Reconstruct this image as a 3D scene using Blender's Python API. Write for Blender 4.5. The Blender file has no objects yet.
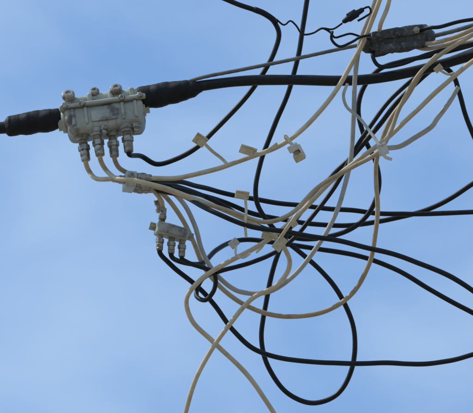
import bpy, bmesh, math, random
from mathutils import Vector, Matrix, noise
random.seed(4)
S=0.0013; D=6.0; EL=math.radians(35)
FWD=Vector((0,math.cos(EL),math.sin(EL))); UP=Vector((0,-math.sin(EL),math.cos(EL))); RT=Vector((1,0,0))
CAM=Vector((0,0,1.6)); CEN=CAM+FWD*D
# the bundle hangs in a tilted local frame: (x right, y down, d away) in units of 1.3 mm
def W(x,y,d=0): return CEN+RT*((x-236.5)*S)+UP*((206.5-y)*S)+FWD*(d*S)
col=bpy.context.scene.collection
# ---------------- materials
def mat(name,c1,c2,rough=.5,metal=0,scale=60,bump=.3,bscale=900,spec=.5,c3=None,dirt=0,thr=.52,dm=4.3,wd=.14):
    m=bpy.data.materials.new(name); m.use_nodes=True; nt=m.node_tree; N=nt.nodes; L=nt.links
    b=N['Principled BSDF']; geo=N.new('ShaderNodeNewGeometry')
    n=N.new('ShaderNodeTexNoise'); n.inputs['Scale'].default_value=scale; n.inputs['Detail'].default_value=6; n.inputs['Roughness'].default_value=.6
    L.new(geo.outputs['Position'],n.inputs['Vector'])
    r=N.new('ShaderNodeValToRGB'); r.color_ramp.elements[0].position=.35; r.color_ramp.elements[1].position=.65
    r.color_ramp.elements[0].color=(*c1,1); r.color_ramp.elements[1].color=(*c2,1)
    L.new(n.outputs['Fac'],r.inputs['Fac']); out=r.outputs['Color']
    if c3:
        n2=N.new('ShaderNodeTexNoise'); n2.inputs['Scale'].default_value=scale*dm; n2.inputs['Detail'].default_value=7; n2.inputs['Roughness'].default_value=.6
        L.new(geo.outputs['Position'],n2.inputs['Vector'])
        r2=N.new('ShaderNodeValToRGB'); r2.color_ramp.elements[0].position=thr; r2.color_ramp.elements[1].position=thr+wd
        r2.color_ramp.elements[1].color=(dirt,dirt,dirt,1)
        L.new(n2.outputs['Fac'],r2.inputs['Fac'])
        mx=N.new('ShaderNodeMixRGB'); L.new(r2.outputs['Color'],mx.inputs['Fac']); L.new(out,mx.inputs['Color1']); mx.inputs['Color2'].default_value=(*c3,1); out=mx.outputs['Color']
    L.new(out,b.inputs['Base Color'])
    mr=N.new('ShaderNodeMapRange'); L.new(n.outputs['Fac'],mr.inputs['Value']); mr.inputs['From Min'].default_value=.3; mr.inputs['From Max'].default_value=.7
    mr.inputs['To Min'].default_value=rough-.08; mr.inputs['To Max'].default_value=rough+.12
    L.new(mr.outputs['Result'],b.inputs['Roughness'])
    b.inputs['Metallic'].default_value=metal; b.inputs['Specular IOR Level'].default_value=spec
    nb=N.new('ShaderNodeTexNoise'); nb.inputs['Scale'].default_value=bscale; nb.inputs['Detail'].default_value=4
    L.new(geo.outputs['Position'],nb.inputs['Vector'])
    bp=N.new('ShaderNodeBump'); bp.inputs['Strength'].default_value=bump; bp.inputs['Distance'].default_value=.0008
    L.new(nb.outputs['Fac'],bp.inputs['Height']); L.new(bp.outputs['Normal'],b.inputs['Normal'])
    return m
M_BLK=mat('black_jacket',(.004,.004,.005),(.010,.010,.011),.48,bump=.15,spec=.3,c3=(.03,.028,.026),dirt=.3)
M_TAPE=mat('black_tape',(.004,.004,.005),(.012,.012,.013),.6,bump=.6,bscale=500,spec=.25)
M_CRM=mat('cream_jacket',(.47,.365,.225),(.59,.475,.32),.55,scale=22,bump=.15,spec=.3,c3=(.28,.195,.115),dirt=.38,thr=.53)
M_CRM2=mat('tan_jacket',(.36,.26,.15),(.47,.365,.23),.55,scale=22,bump=.15,spec=.3,c3=(.19,.125,.07),dirt=.4,thr=.53)
M_GRY=mat('grey_jacket',(.34,.32,.28),(.46,.44,.39),.55,scale=22,bump=.15,spec=.3,c3=(.2,.17,.13),dirt=.4,thr=.53)
M_STR=mat('steel_strand',(.09,.10,.10),(.18,.18,.17),.55,metal=.4)
M_ALU=mat('cast_aluminium',(.30,.30,.24),(.45,.45,.37),.5,metal=.15,scale=30,bump=.35,bscale=900,c3=(.12,.09,.065),dirt=.7,thr=.57,dm=2.6,wd=.12)
M_ALU2=mat('stained_aluminium',(.21,.20,.165),(.40,.39,.32),.5,metal=.15,scale=24,bump=.4,bscale=900,c3=(.075,.048,.05),dirt=.85,thr=.50,dm=2.2,wd=.14)
M_CON=mat('connector_metal',(.22,.185,.14),(.44,.40,.33),.38,metal=.6,scale=60,bump=.3,c3=(.09,.055,.03),dirt=.8,thr=.5,dm=3)
M_DRK=mat('weathered_clamp',(.025,.025,.027),(.08,.08,.075),.7,scale=60,bump=.9,bscale=400,c3=(.20,.19,.17),dirt=.75,dm=3)
M_TAG=mat('tag_plastic',(.45,.36,.21),(.60,.51,.34),.5,scale=60,c3=(.25,.17,.1),dirt=.5)
M_WHT=mat('white_plastic',(.50,.48,.42),(.66,.63,.56),.45,scale=60,c3=(.28,.24,.18),dirt=.5)
# ---------------- mesh helpers
def mk(name,verts,faces,m,parent=None,smooth=True):
    c=sum(verts,Vector())/len(verts)
    me=bpy.data.meshes.new(name); me.from_pydata([tuple(v-c) for v in verts],[],faces); me.update()
    bm=bmesh.new(); bm.from_mesh(me); bmesh.ops.recalc_face_normals(bm,faces=bm.faces); bm.to_mesh(me); bm.free()
    for p in me.polygons: p.use_smooth=smooth
    me.materials.append(m); ob=bpy.data.objects.new(name,me); col.objects.link(ob)
    if parent: ob.parent=parent; ob.location=c-parent.location
    else: ob.location=c
    return ob
def cr(P,step):
    out=[]; n=len(P); T=[0]
    for i in range(1,n): T.append(T[-1]+max((P[i]-P[i-1]).length,1e-6)**.5)
    Q=[P[0]*2-P[1]]+P+[P[-1]*2-P[-2]]; U=[T[0]-(T[1]-T[0])]+T+[T[-1]+(T[-1]-T[-2])]
    for i in range(1,n):
        p0,p1,p2,p3=Q[i-1:i+3]; t0,t1,t2,t3=U[i-1:i+3]
        k=max(2,int((p2-p1).length/step))
        for j in range(k):
            t=t1+(t2-t1)*j/k
            A1=p0*((t1-t)/(t1-t0))+p1*((t-t0)/(t1-t0)); A2=p1*((t2-t)/(t2-t1))+p2*((t-t1)/(t2-t1)); A3=p2*((t3-t)/(t3-t2))+p3*((t-t2)/(t3-t2))
            B1=A1*((t2-t)/(t2-t0))+A2*((t-t0)/(t2-t0)); B2=A2*((t3-t)/(t3-t1))+A3*((t-t1)/(t3-t1))
            out.append(B1*((t2-t)/(t2-t1))+B2*((t-t1)/(t2-t1)))
    out.append(P[-1]); return out
def tube(name,P,rf,m,parent=None,n=14):
    V=[];F=[]; t=(P[1]-P[0]).normalized(); a=t.orthogonal().normalized(); L=0
    for i,p in enumerate(P):
        if i: L+=(P[i]-P[i-1]).length
        q=(P[min(i+1,len(P)-1)]-P[max(i-1,0)]).normalized()
        a=(a-q*a.dot(q)).normalized(); b=q.cross(a)
        for k in range(n):
            th=2*math.pi*k/n; r=rf(L,th)
            V.append(p+(a*math.cos(th)+b*math.sin(th))*r)
    for i in range(len(P)-1):
        for k in range(n):
            F.append((i*n+k,i*n+(k+1)%n,(i+1)*n+(k+1)%n,(i+1)*n+k))
    F.append(tuple(range(n))[::-1]); F.append(tuple((len(P)-1)*n+k for k in range(n)))
    return mk(name,V,F,m,parent)
seed=[0]
def cable(name,pts,r,m,d=0,sd=None,ed=None,ext='',wob=1.0,parent=None,dv=8):
    seed[0]+=1; sx=seed[0]*17.3
    P=[Vector((p[0],p[1],p[2] if len(p)>2 else d)) for p in pts]
    if 's' in ext: v=(P[0]-P[1]).normalized(); P.insert(0,P[0]+v*260+Vector((0,10,0)))
    if 'e' in ext: v=(P[-1]-P[-2]).normalized(); P.append(P[-1]+v*260+Vector((0,10,0)))
    Q=cr(P,2.2); tot=sum((Q[i]-Q[i-1]).length for i in range(1,len(Q))); L=0; out=[]
    for i,q in enumerate(Q):
        if i: L+=(Q[i]-Q[i-1]).length
        e=min(1,L/30,(tot-L)/30)
        z=q.z
        z+=dv*e*noise.noise(Vector((L/90,sx,0)))
        if sd is not None: f=max(0,1-L/70); f=f*f*(3-2*f); z=z*(1-f)+sd*f
        if ed is not None: f=max(0,1-(tot-L)/70); f=f*f*(3-2*f); z=z*(1-f)+ed*f
        w=wob*e
        out.append(W(q.x+w*1.5*noise.noise(Vector((L/38,sx,3))), q.y+w*1.5*noise.noise(Vector((L/38,sx,9))), z))
    return tube(name,out,lambda l,t:r*S*(1+.05*noise.noise(Vector((l/S/25,sx,5)))),m,parent)
def empty(name,x,y,d=0):
    e=bpy.data.objects.new(name,None); e.empty_display_size=.02; col.objects.link(e); e.location=W(x,y,d); return e
class Fr:  # local frame for fittings: origin + rotation, local axes x right, y up, z toward viewer side
    def __init__(s,x,y,d,rz=0,rx=0,ry=0,par=None):
        s.o=Vector((x,y,d)); s.R=Matrix.Rotation(math.radians(rz),3,'Z')@Matrix.Rotation(math.radians(rx),3,'X')@Matrix.Rotation(math.radians(ry),3,'Y'); s.par=par
    def px(s,v):
        q=s.R@Vector(v); return (s.o.x+q.x,s.o.y-q.y,s.o.z-q.z)
    def w(s,v): return W(*s.px(v))
    def box(s,name,c,sz,m,bev=1,seg=3,taper=1,jit=0):
        bm=bmesh.new(); bmesh.ops.create_cube(bm,size=1)
        for v in bm.verts:
            k=taper if v.co.y<0 else 1
            v.co=Vector((v.co.x*sz[0]*k,v.co.y*sz[1],v.co.z*sz[2]*k))
        if bev: bmesh.ops.bevel(bm,geom=bm.edges[:],offset=bev,segments=seg,affect='EDGES',profile=.5)
        if jit:
            bmesh.ops.subdivide_edges(bm,edges=[e for e in bm.edges if e.calc_length()>5],cuts=5,use_grid_fill=True)
            for v in bm.verts: v.co+=v.normal*jit*noise.noise(v.co*.12+Vector(c))+v.normal*jit*.3*noise.noise(v.co*.4)
        bm.verts.index_update()
        V=[s.w(Vector(c)+v.co) for v in bm.verts]; F=[[v.index for v in f.verts] for f in bm.faces]; bm.free()
        return mk(name,V,F,m,s.par,smooth=False if not jit else True)
    def lathe(s,name,c,ax,prof,m,n=20,smooth=False):
        c=Vector(c); ax=Vector(ax).normalized(); a=ax.orthogonal().normalized(); b=ax.cross(a); V=[];F=[]
        for (h,r) in prof:
            for k in range(n):
                t=2*math.pi*k/n+.3; V.append(s.w(c+ax*h+(a*math.cos(t)+b*math.sin(t))*r))
        for i in range(len(prof)-1):
            for k in range(n): F.append((i*n+k,i*n+(k+1)%n,(i+1)*n+(k+1)%n,(i+1)*n+k))
        F.append(tuple(range(n))[::-1]); F.append(tuple((len(prof)-1)*n+k for k in range(n)))
        return mk(name,V,F,m,s.par,smooth)
def connector(fr,c,ax,k=1.0,nm='port'):
    c=Vector(c); ax=Vector(ax).normalized()
    prof=[]
    for i in range(5): prof+=[(i*1.3*k,3.9*k),(i*1.3*k+.6*k,4.5*k)]
    fr.lathe(nm+'_thread',c,ax,prof,M_CON,20)
    fr.lathe(nm+'_nut',c+ax*5.5*k,ax,[(0,5.0*k),(.6*k,5.7*k),(5.4*k,5.7*k),(6*k,5.0*k)],M_CON,6)
    fr.lathe(nm+'_sleeve',c+ax*11.3*k,ax,[(0,4.2*k),(1,4.6*k),(6*k,4.6*k),(6.4*k,3.9*k),(7*k,4.5*k),(10*k,4.3*k),(10.6*k,3.2*k)],M_CON,18,True)
    return fr.px(c+ax*20*k)
# ---------------- distribution tap (big)
tap=empty('cable_tap_enclosure',105,117,0)
f=Fr(105,117,0,rz=8,rx=-20,par=tap)
f.box('housing',(0,-5,0),(81,27,38),M_ALU2,6,5,.93,jit=1.6)
f.box('flange',(0,9.5,0),(87,4.5,43),M_ALU,1.8,3,jit=.6)
f.box('lid',(-2,15.5,0),(74,10,34),M_ALU,4,4,jit=2)
for x in (-34,-12,9,30): f.box('lid_rib',(x,16,16.5),(5,9,5),M_ALU,1.4,jit=.2)
for x in (-31,-18,19,32): f.box('housing_rib',(x,-3,19),(3.2,18,3),M_ALU2,1.2,jit=.2)
for x in (-38,-20,20,38):
    f.lathe('flange_bolt',(x,9.5,20.5),(0,0,1),[(0,3.2),(3,3.2),(3.6,2.6)],M_CON,6)
f.box('face_plate',(0,-5,19.4),(26,11,1.6),M_ALU2,.6,jit=.3)
for (x,y,z,r) in ((-33,18,14,6.4),(-7,19,10,5),(15,18,12,6)):
    f.lathe('port_plug',(x,y,z),(0,.5,.86),[(0,r*.75),(3,r*.75),(3.2,r),(5,r+.3),(8,r),(9.5,r*.75),(9.6,r*.4),(8.6,r*.35)],M_CON,18,False)
f.lathe('entry_boss_left',(-38,2,0),(-1,.02,0),[(0,13),(5,12.5),(5.2,10),(9,10)],M_ALU,24,True)
f.lathe('entry_boss_right',(36,8,0),(1,.02,0),[(0,13),(5,12.5),(5.2,10),(9,10)],M_ALU,24,True)
ports=[]
for (x,z) in ((-25,2),(-10,10),(5,2),(20,9)):
    f.lathe('port_boss',(x,-16,z),(0,-1,0),[(0,8),(4,7.5),(4.3,6.4),(7,6.2)],M_ALU2,20)
    ports.append(connector(f,(x,-22,z),(.03 if x<0 else -.03,-1,.05),1.05))
f.lathe('test_port',(30,-16,12),(0,-1,0),[(0,5),(5,5),(5.4,4),(9,4),(9.5,3)],M_CON,6)
f.lathe('test_port',(-2,-16,16),(0,-1,0),[(0,4),(4,4),(4.4,3),(7,3)],M_CON,12)
# taped hardline
def taped(name,pts):
    P=[W(*p[:3]) for p in pts]; Q=cr(P,1.2*S)
    rs=[p[3] for p in pts]; ds=[0]
    for i in range(1,len(P)): ds.append(ds[-1]+(P[i]-P[i-1]).length)
    def rf(l,t):
        for i in range(1,len(ds)):
            if l<=ds[i] or i==len(ds)-1:
                u=min(1,max(0,(l-ds[i-1])/(ds[i]-ds[i-1]))); u=u*u*(3-2*u); R=rs[i-1]*(1-u)+rs[i]*u; break
        k=l/S
        saw=((k/10+t/6.283+.3*noise.noise(Vector((k/14,1,2))))%1.0)
        return S*(R+.4*saw+1.1*noise.noise(Vector((k/10,math.cos(t)*1.2,math.sin(t)*1.2))))
    return tube(name,Q,rf,M_TAPE,None,28)
taped('taped_cable_sleeve',[(4,127,0,5.6),(9,126.5,0,10),(30,123,0,11.3),(50,120,0,11),(61,117.5,0,9)])
taped('taped_cable_sleeve',[(134,100,0,9.5),(143,98,0,11.5),(160,95,0,12),(183,90.5,0,10),(192,89,0,8.5),(201,86.5,0,5.6)])
cable('trunk_cable',[(-5,128.5),(5,127.5),(30,123),(58,119)],6,M_BLK,0,ext='s',wob=.2,dv=0)
cable('trunk_cable',[(145,98),(195,87),(240,81),(290,80),(335,81),(375,78.5),(410,72),(440,65),(478,54)],5.2,M_BLK,0,ext='e',wob=.3,dv=0)
def strand(name,pts,r,d,ext='',m=M_STR):
    P=[Vector((p[0],p[1],d)) for p in pts]
    if 'e' in ext: v=(P[-1]-P[-2]).normalized(); P.append(P[-1]+v*260)
    Q=[W(*q) for q in cr(P,1.5)]
    return tube(name,Q,lambda l,t:S*r*(1+.16*abs(math.cos(3*(t+l/S/7)))),m,None,18)
strand('messenger_strand',[(182,84),(200,78),(240,70),(290,60),(340,49),(375,42)],1.7,-2)
strand('messenger_strand',[(425,38),(450,32),(478,24)],2.0,-2,'e')
# ---------------- lower splitter
sp=empty('cable_splitter',174,233,-10)
g=Fr(172,232,-14,rz=-13,rx=-18,ry=8,par=sp)
g.box('body',(0,0,0),(33,13,15),M_ALU,2.4,3,jit=.7)
g.box('lid',(0,0,8),(28,9,2),M_ALU2,.6,jit=.2)
for x in (-19,19):
    g.box('mounting_ear',(x,2,-5),(8,8,3),M_ALU,1)
    g.lathe('ear_screw',(x,2,-3.6),(0,0,1),[(0,2),(1.5,1.8)],M_CON,12)
lp=[]
for x in (-11,1,12): lp.append(connector(g,(x,-6,0),(.2,-1,.05),.76,'output_port'))
ip=connector(g,(-12,6,0),(-.1,1,0),.74,'input_port')
# ---------------- grounding block with barrel connectors
br=empty('grounding_block',131,182,-22)
b=Fr(131,182,-22,rz=-5,rx=-10,ry=6,par=br)
b.box('block_body',(-1,0,0),(11,16,38),M_ALU,1.5,3,jit=.4)
b.lathe('block_screw',(-1,3,19),(0,0,1),[(0,3),(2,3),(2.4,2.2)],M_CON,6)
blk={}
for z in (12,0,-12):
    for y in (4,-4.5):
        prof=[(0,3.2),(1,3.8),(4,3.8),(4.2,4.3),(9,4.3),(9.3,3.4),(14,3.6),(15,2.9)]
        b.lathe('outlet_connector',(4.5,y,z),(1,0,0),prof,M_CON,8 if y>0 else 16)
        blk[(z,y)]=b.px((17,y,z))
b.lathe('inlet_connector',(-6.5,-1,12),(-1,0,0),[(0,3.2),(1,4.6),(6,4.6),(6.3,3.8),(12,3.6),(13,3)],M_CON,6)
inl=b.px((-18,-1,12))
br2=empty('coaxial_barrel_connector',160,213,-10)
b=Fr(159,208,-6,rz=0,par=br2)
b.lathe('barrel',(-1,9,0),(.25,-1,0),[(0,3),(1,4.6),(6,4.6),(6.3,3.6),(9,3.6),(9.3,5),(13,5),(14,3.4)],M_CON,18)
# ---------------- drop cables
p1,p2,p3,p4=ports
def st(p): return [(p[0],p[1]-3,p[2]),(p[0],p[1]+3,p[2])]
def bk(k): x,y,d=blk[k]; return [(x-3,y,d),(x+4,y+.5,d)]
R=2.5; RC=2.4
cable('cream_coaxial_cable',st(p1)+[(90,172,-6),(98,179,-22),inl],RC,M_CRM)
cable('cream_coaxial_cable',bk((12,4))+[(178,178,-28),(215,170,-24),(250,158),(287,141),(318,113),(342,82),(360,48),(372,20),(381,-5)],RC,M_CRM,-20,ext='e')
cable('cream_coaxial_cable',st(p2)+[(106,170,-8),(118,178,-48),(136,180,-56),(160,187,-56),(190,197),(225,210),(258,226),(281,244),(289,263),(277,283),(252,298),(227,326),(206,357),(192,388),(184,418)],RC,M_CRM,-50,ext='e')
cable('cream_coaxial_cable',[(478,57),(448,81),(415,112),(384,140),(350,166),(318,193),(292,220),(262,243),(228,262),(200,280),(187,298),(192,318),(212,339),(238,363),(258,388),(277,418)],RC,M_CRM,-36,ext='se')
cable('cream_coaxial_cable',st(p3)+[(124,171,8),(143,180,14),(163,195,14),(180,216),(192,240),(205,268),(225,292),(252,309),(288,317),(325,312),(354,293),(370,264),(377,228),(377,188),(379,152),(390,122),(408,95),(426,68),(446,49),(478,40)],RC,M_CRM2,22,ext='e')
cable('grey_coaxial_cable',[(377,-5),(370,15),(361,38),(355,75),(353,120),(349,165),(338,208),(317,246),(293,275),(268,291),(240,291),(217,276),(203,252),(194,225),(183,203),(168,190)]+bk((-12,-4.5))[::-1],RC,M_GRY,-8,ext='s')
cable('cream_coaxial_cable',bk((12,-4.5))+[(172,192,-40),(205,204,-60),(235,212,-62),(266,222,-66),(290,214,-62),(318,188,-52),(350,168,-50),(378,152,-48),(388,134,-46),(398,108,-46),(414,80,-46),(438,56,-46),(478,32,-46)],RC*.92,M_CRM2,-60,ext='e')
cable('black_coaxial_cable',[(214,-6),(238,4),(256,10),(270,17),(279,32),(274,52),(260,78),(240,104),(217,128),(196,147),(177,159),(157,164),(142,157,4),(p4[0],p4[1]+3,p4[2]),(p4[0],p4[1]-3,p4[2])],R,M_BLK,8,ext='s')
cable('black_coaxial_cable',[(308,-5),(304,28),(296,66),(284,103),(270,136),(261,163),(256,187),(259,207),(274,229),(299,252),(325,275),(345,303),(355,338),(352,371),(337,396),(312,404),(288,395),(269,371),(262,340),(265,305),(274,268),(289,232),(309,202),(334,174),(356,152),(378,128),(398,101),(420,80),(444,62),(478,47)],R,M_BLK,34,ext='se')
cable('black_coaxial_cable',[(478,42),(440,52),(404,60),(380,68),(364,88),(359,112),(366,138),(377,162),(380,187),(370,214),(344,233),(305,239),(262,228),(224,206),(190,190)]+bk((-12,4))[::-1],R,M_BLK,46,ext='s')
cable('black_coaxial_cable',bk((0,4))+[(180,182,10),(220,192),(262,200),(316,207),(375,213),(430,214),(478,212)],R,M_BLK,58,ext='e')
cable('black_coaxial_cable',[(170,188,40),(212,198),(250,212),(292,222),(340,226),(392,220),(440,206),(478,182)],R,M_BLK,70,sd=18,ext='e')
cable('black_coaxial_cable',bk((0,-4.5))+[(182,196,-40),(215,212),(250,226),(290,232),(335,240),(385,252),(432,268),(478,296)],R,M_BLK,-74,ext='e')
q=lp[1]; cable('black_coaxial_cable',st(q)+[(q[0]+6,q[1]+8,-10),(200,264,10),(216,250,50),(240,241),(275,243),(320,250),(362,257),(398,270),(435,292),(478,315)],R,M_BLK,84,ext='e')
q=lp[0]; cable('black_coaxial_cable',st(q)+[(q[0]+8,q[1]+14,-10),(194,283),(215,305),(233,330),(256,350),(298,361),(350,363),(408,364),(448,361),(478,353)],R,M_BLK,4,ext='e')
q=lp[2]; cable('black_coaxial_cable',st(q)+[(q[0]+8,q[1]+8,-18),(214,272,-20),(214,288,-20),(205,300,-18),(196,296,-8),(202,280,0),(222,270,-20),(250,262,-14),(282,248,-10),(312,218,-6),(332,190,0),(352,156,2),(372,124,2),(394,96,2),(424,72,4),(478,50,6)],R*.92,M_BLK,-20,ext='e')
cable('cream_coaxial_cable',[(ip[0],ip[1]+3,ip[2]),(ip[0]-1,ip[1]-4,ip[2]),(161,200,-20),(153,190,-20),(146,186,-12),(138,184,-4)],RC*.92,M_CRM)
cable('black_coaxial_cable',[(437,62),(452,72),(460,92),(466,115),(478,142)],R,M_BLK,20,ext='e')
cable('black_coaxial_cable',[(378,46,-2),(372,56,-18),(378,66),(400,65),(430,54),(478,44)],2.0,M_BLK,-20,ext='e')
cable('cream_coaxial_cable',[(412,40,-4),(424,44,-12),(438,43),(454,38),(478,28)],2.2,M_CRM2,-26,ext='e')
cable('cream_coaxial_cable',[(414,46,2),(424,49,-8),(440,47),(458,41),(478,33)],2.2,M_CRM,-18,ext='e')
cable('cream_coaxial_cable',[(390,-4),(386,10),(380,24),(378,38,-6)],2.2,M_CRM,-24,ext='s')
cable('black_coaxial_cable',[(414,36,-4),(424,30,-20),(438,29),(458,23),(478,20)],1.9,M_BLK,-30,ext='e')
# ---------------- suspension clamp
cl=empty('suspension_clamp',398,42,-6)
c=Fr(398,41,-6,rz=8,rx=-12,par=cl)
c.box('clamp_body',(0,0,0),(64,22,20),M_DRK,5,4,.9,jit=3.4)
c.box('clamp_plate',(0,6,10),(52,9,4),M_DRK,1,2,jit=1.4)
c.box('keeper_plate',(3,-8,9),(46,7,5),M_DRK,1.5,3,jit=1.4)
for x in (-19,0,19): c.lathe('clamp_bolt',(x,5,11),(0,0,1),[(0,3.6),(3.2,3.6),(3.4,2.2),(6.5,2.2)],M_CON if x==19 else M_DRK,6)
for x,sy in ((-33,1),(32,-1)): c.lathe('strand_jaw',(x*.85,0,0),(1 if x>0 else -1,0,0),[(0,9),(6,8),(9,5),(10,3.5)],M_DRK,16,True)
# ---------------- tie wires
def wire(pts,r=1.1,d=-20,m=M_BLK,name='tie_wire',**k): return cable(name,pts,r,m,d,wob=.9,**k)
wire([(254,9),(264,13),(273,19),(277,23)],3.0,8,M_TAPE,'tape_wrap')
wire([(276,20),(284,26),(290,22),(296,27),(302,35),(312,34),(322,29),(332,30),(342,24)],.95)
wire([(316,32),(322,29),(330,33),(334,38),(342,36),(350,34),(360,37),(370,40)],1.1)
wire([(332,32),(331,40),(339,48),(350,44),(360,38),(370,36)],1.4,-24)
pl=empty('wire_plug',352,17,-26); u=Fr(352,17,-26,rz=32,par=pl)
u.lathe('plug_body',(-12,0,0),(1,0,0),[(0,1.2),(2,2.6),(6,3),(7,4),(17,4),(18,3),(24,2.4),(25,1)],M_BLK,14,True)
u.box('plug_clip',(0,3.5,1),(10,3,4),M_DRK,.8)
wire([(362,10),(368,8),(370,13),(364,18),(357,22)],1.1,-26)
# ---------------- straps, tags
def ribbon(pts,w,th=.9,tw=0):
    Q=cr([Vector(p) for p in pts],2); V=[];F=[]
    for i,p in enumerate(Q):
        t=(Q[min(i+1,len(Q)-1)]-Q[max(i-1,0)]).normalized(); a=t.cross(Vector((0,0,1))).normalized()
        a=(Matrix.Rotation(tw*i/len(Q)+.25,3,t)@a); b_=t.cross(a)
        for u,v in ((1,1),(-1,1),(-1,-1),(1,-1)): V.append(W(*(p+a*w/2*u+b_*th/2*v)))
    for i in range(len(Q)-1):
        for k in range(4): F.append((i*4+k,i*4+(k+1)%4,i*4+4+(k+1)%4,i*4+4+k))
    n=len(Q)-1; F+=[(3,2,1,0),(n*4,n*4+1,n*4+2,n*4+3)]
    return V,F
def strap(name,pts,w,m,tw=0,parent=None,th=.9):
    V,F=ribbon(pts,w,th,tw); return mk(name,V,F,m,parent,False)
strap('plastic_strap',[(347,84,-22),(343,96,-22),(346,107,-22),(358,118,-30),(370,134,-44),(379,148,-54)],3,M_GRY,.3)
strap('plastic_strap',[(384,149,-54),(398,147,-54),(412,139,-54),(430,127,-54),(434,121,-54),(446,105,-54),(456,88,-54)],5,M_GRY,.4)
def tag(x,y,d,rz,w,h,tail,m=M_TAG,tl=3.2):
    e=empty('cable_tag',x,y,d); t=Fr(x,y,d,rz=rz,rx=10,ry=12,par=e)
    t.box('label',(0,0,0),(w,h,1.2),m,.4,2)
    t.box('raised_edge',(0,h/2-1,.9),(w-1,1.2,1),m,.3,1)
    if tail: strap('tail',tail,tl,m,.3,e)
tag(200,140,-2,-35,13,11,[(204,143,-2),(212,151,-4),(221,158,-8),(228,165,-14)])
tag(248,151,-32,-20,17,9,[(254,154,-32),(263,154,-32),(272,148,-32),(277,144,-30)])
tag(242,195,-76,-10,14,8,[(245,196,-76),(246,210,-76),(245,225,-78),(246,237,-78)],tl=2.6)
tag(234,243,-46,40,10,8,[(236,245,-48),(236,254,-50),(243,257,-50),(250,253,-46)],M_WHT,2.4)
tag(279,243,-84,50,15,10,[(279,238,-84),(286,228,-84),(296,214,-76)],M_TAG)
tag(381,150,-58,20,10,12,[(378,150,-58),(384,158,-58),(390,160,-58)],M_WHT)
tag(292,222,-70,35,7,10,None,M_TAG)
tag(266,236,-60,-20,10,6,[(266,238,-60),(262,246,-60),(256,252,-56)],M_TAG,2.2)
tag(436,70,-52,40,9,6,[(438,72,-52),(446,76,-52),(452,74,-52)],M_TAG,2.2)
# cable clip, jaw closed round the cream cable
cc=empty('cable_clip',295,150,-24)
h=Fr(296,152,-26,rz=28,rx=10,par=cc)
h.box('jaw_upper',(-1,5,0),(11,7,8),M_WHT,1); h.box('jaw_lower',(0,-6,0),(11,8,8),M_TAG,1.2)
h.lathe('pin',(0,1,0),(0,-1,0),[(-6,2.2),(-4,4),(8,4),(9,2)],M_CON,14)
h.box('latch',(5,-1,3),(3,14,3),M_WHT,.6)
strap('clip_hook',[(296,150,-28),(291,144,-28),(287,138,-25),(285,136,-20),(286,139,-15),(291,144,-16),(296,149,-20)],3,M_TAG,0,cc)
# ---------------- ground (below, unseen, bounces light)
bm=bmesh.new(); bmesh.ops.create_grid(bm,x_segments=8,y_segments=8,size=2000); me=bpy.data.meshes.new('ground'); bm.to_mesh(me); bm.free()
gr=bpy.data.objects.new('ground',me); col.objects.link(gr); me.materials.append(mat('ground_earth',(.18,.155,.12),(.26,.23,.19),.9,scale=.3,bump=.2,bscale=20))
# ---------------- sky / sun
SE,SR=math.radians(50),math.radians(-100)
w=bpy.data.worlds.new('World'); bpy.context.scene.world=w; w.use_nodes=True; nt=w.node_tree; N=nt.nodes; L=nt.links
bg=N['Background']; sk=N.new('ShaderNodeTexSky'); sk.sky_type='NISHITA'; sk.sun_disc=False; sk.sun_elevation=SE; sk.sun_rotation=SR; sk.dust_density=1; sk.ozone_density=2
bg.inputs['Strength'].default_value=.14
tc=N.new('ShaderNodeTexCoord'); mp=N.new('ShaderNodeMapping'); mp.inputs['Scale'].default_value=(1,1.2,1.9); mp.inputs['Location'].default_value=(.36,.1,.2); mp.inputs['Rotation'].default_value=(0,.35,0)
L.new(tc.outputs['Generated'],mp.inputs['Vector'])
n=N.new('ShaderNodeTexNoise'); n.inputs['Scale'].default_value=17; n.inputs['Detail'].default_value=6; n.inputs['Roughness'].default_value=.46; n.inputs['Distortion'].default_value=.3
L.new(mp.outputs['Vector'],n.inputs['Vector'])
rp=N.new('ShaderNodeValToRGB'); rp.color_ramp.elements[0].position=.30; rp.color_ramp.elements[1].position=.74; rp.color_ramp.elements[0].color=(.16,.16,.16,1); rp.color_ramp.elements[1].color=(.72,.72,.72,1)
L.new(n.outputs['Fac'],rp.inputs['Fac'])
mul=N.new('ShaderNodeMixRGB'); mul.blend_type='MULTIPLY'; mul.inputs['Fac'].default_value=1; mul.inputs['Color2'].default_value=(.98,1.36,1.62,1); L.new(sk.outputs['Color'],mul.inputs['Color1'])
mx=N.new('ShaderNodeMixRGB'); L.new(rp.outputs['Color'],mx.inputs['Fac']); L.new(mul.outputs['Color'],mx.inputs['Color1']); mx.inputs['Color2'].default_value=(3.4,4.65,6.3,1)
L.new(mx.outputs['Color'],bg.inputs['Color'])
sd=bpy.data.lights.new('sun','SUN'); sd.energy=3.3; sd.angle=math.radians(.6); sd.color=(1,.93,.82); so=bpy.data.objects.new('sun',sd); col.objects.link(so)
dirn=Vector((math.sin(SR)*math.cos(SE),math.cos(SR)*math.cos(SE),math.sin(SE)))
so.rotation_euler=dirn.to_track_quat('Z','Y').to_euler(); so.location=(0,0,20)
cd=bpy.data.cameras.new('camera'); co=bpy.data.objects.new('camera',cd); col.objects.link(co); co.location=CAM
co.rotation_euler=(math.pi/2+EL,0,0); cd.lens=36*D/(473*S); cd.sensor_width=36; cd.clip_start=.1; cd.clip_end=6000
bpy.context.scene.camera=co
sc=bpy.context.scene; sc.view_settings.view_transform='Standard'; sc.view_settings.look='None'; sc.view_settings.exposure=0
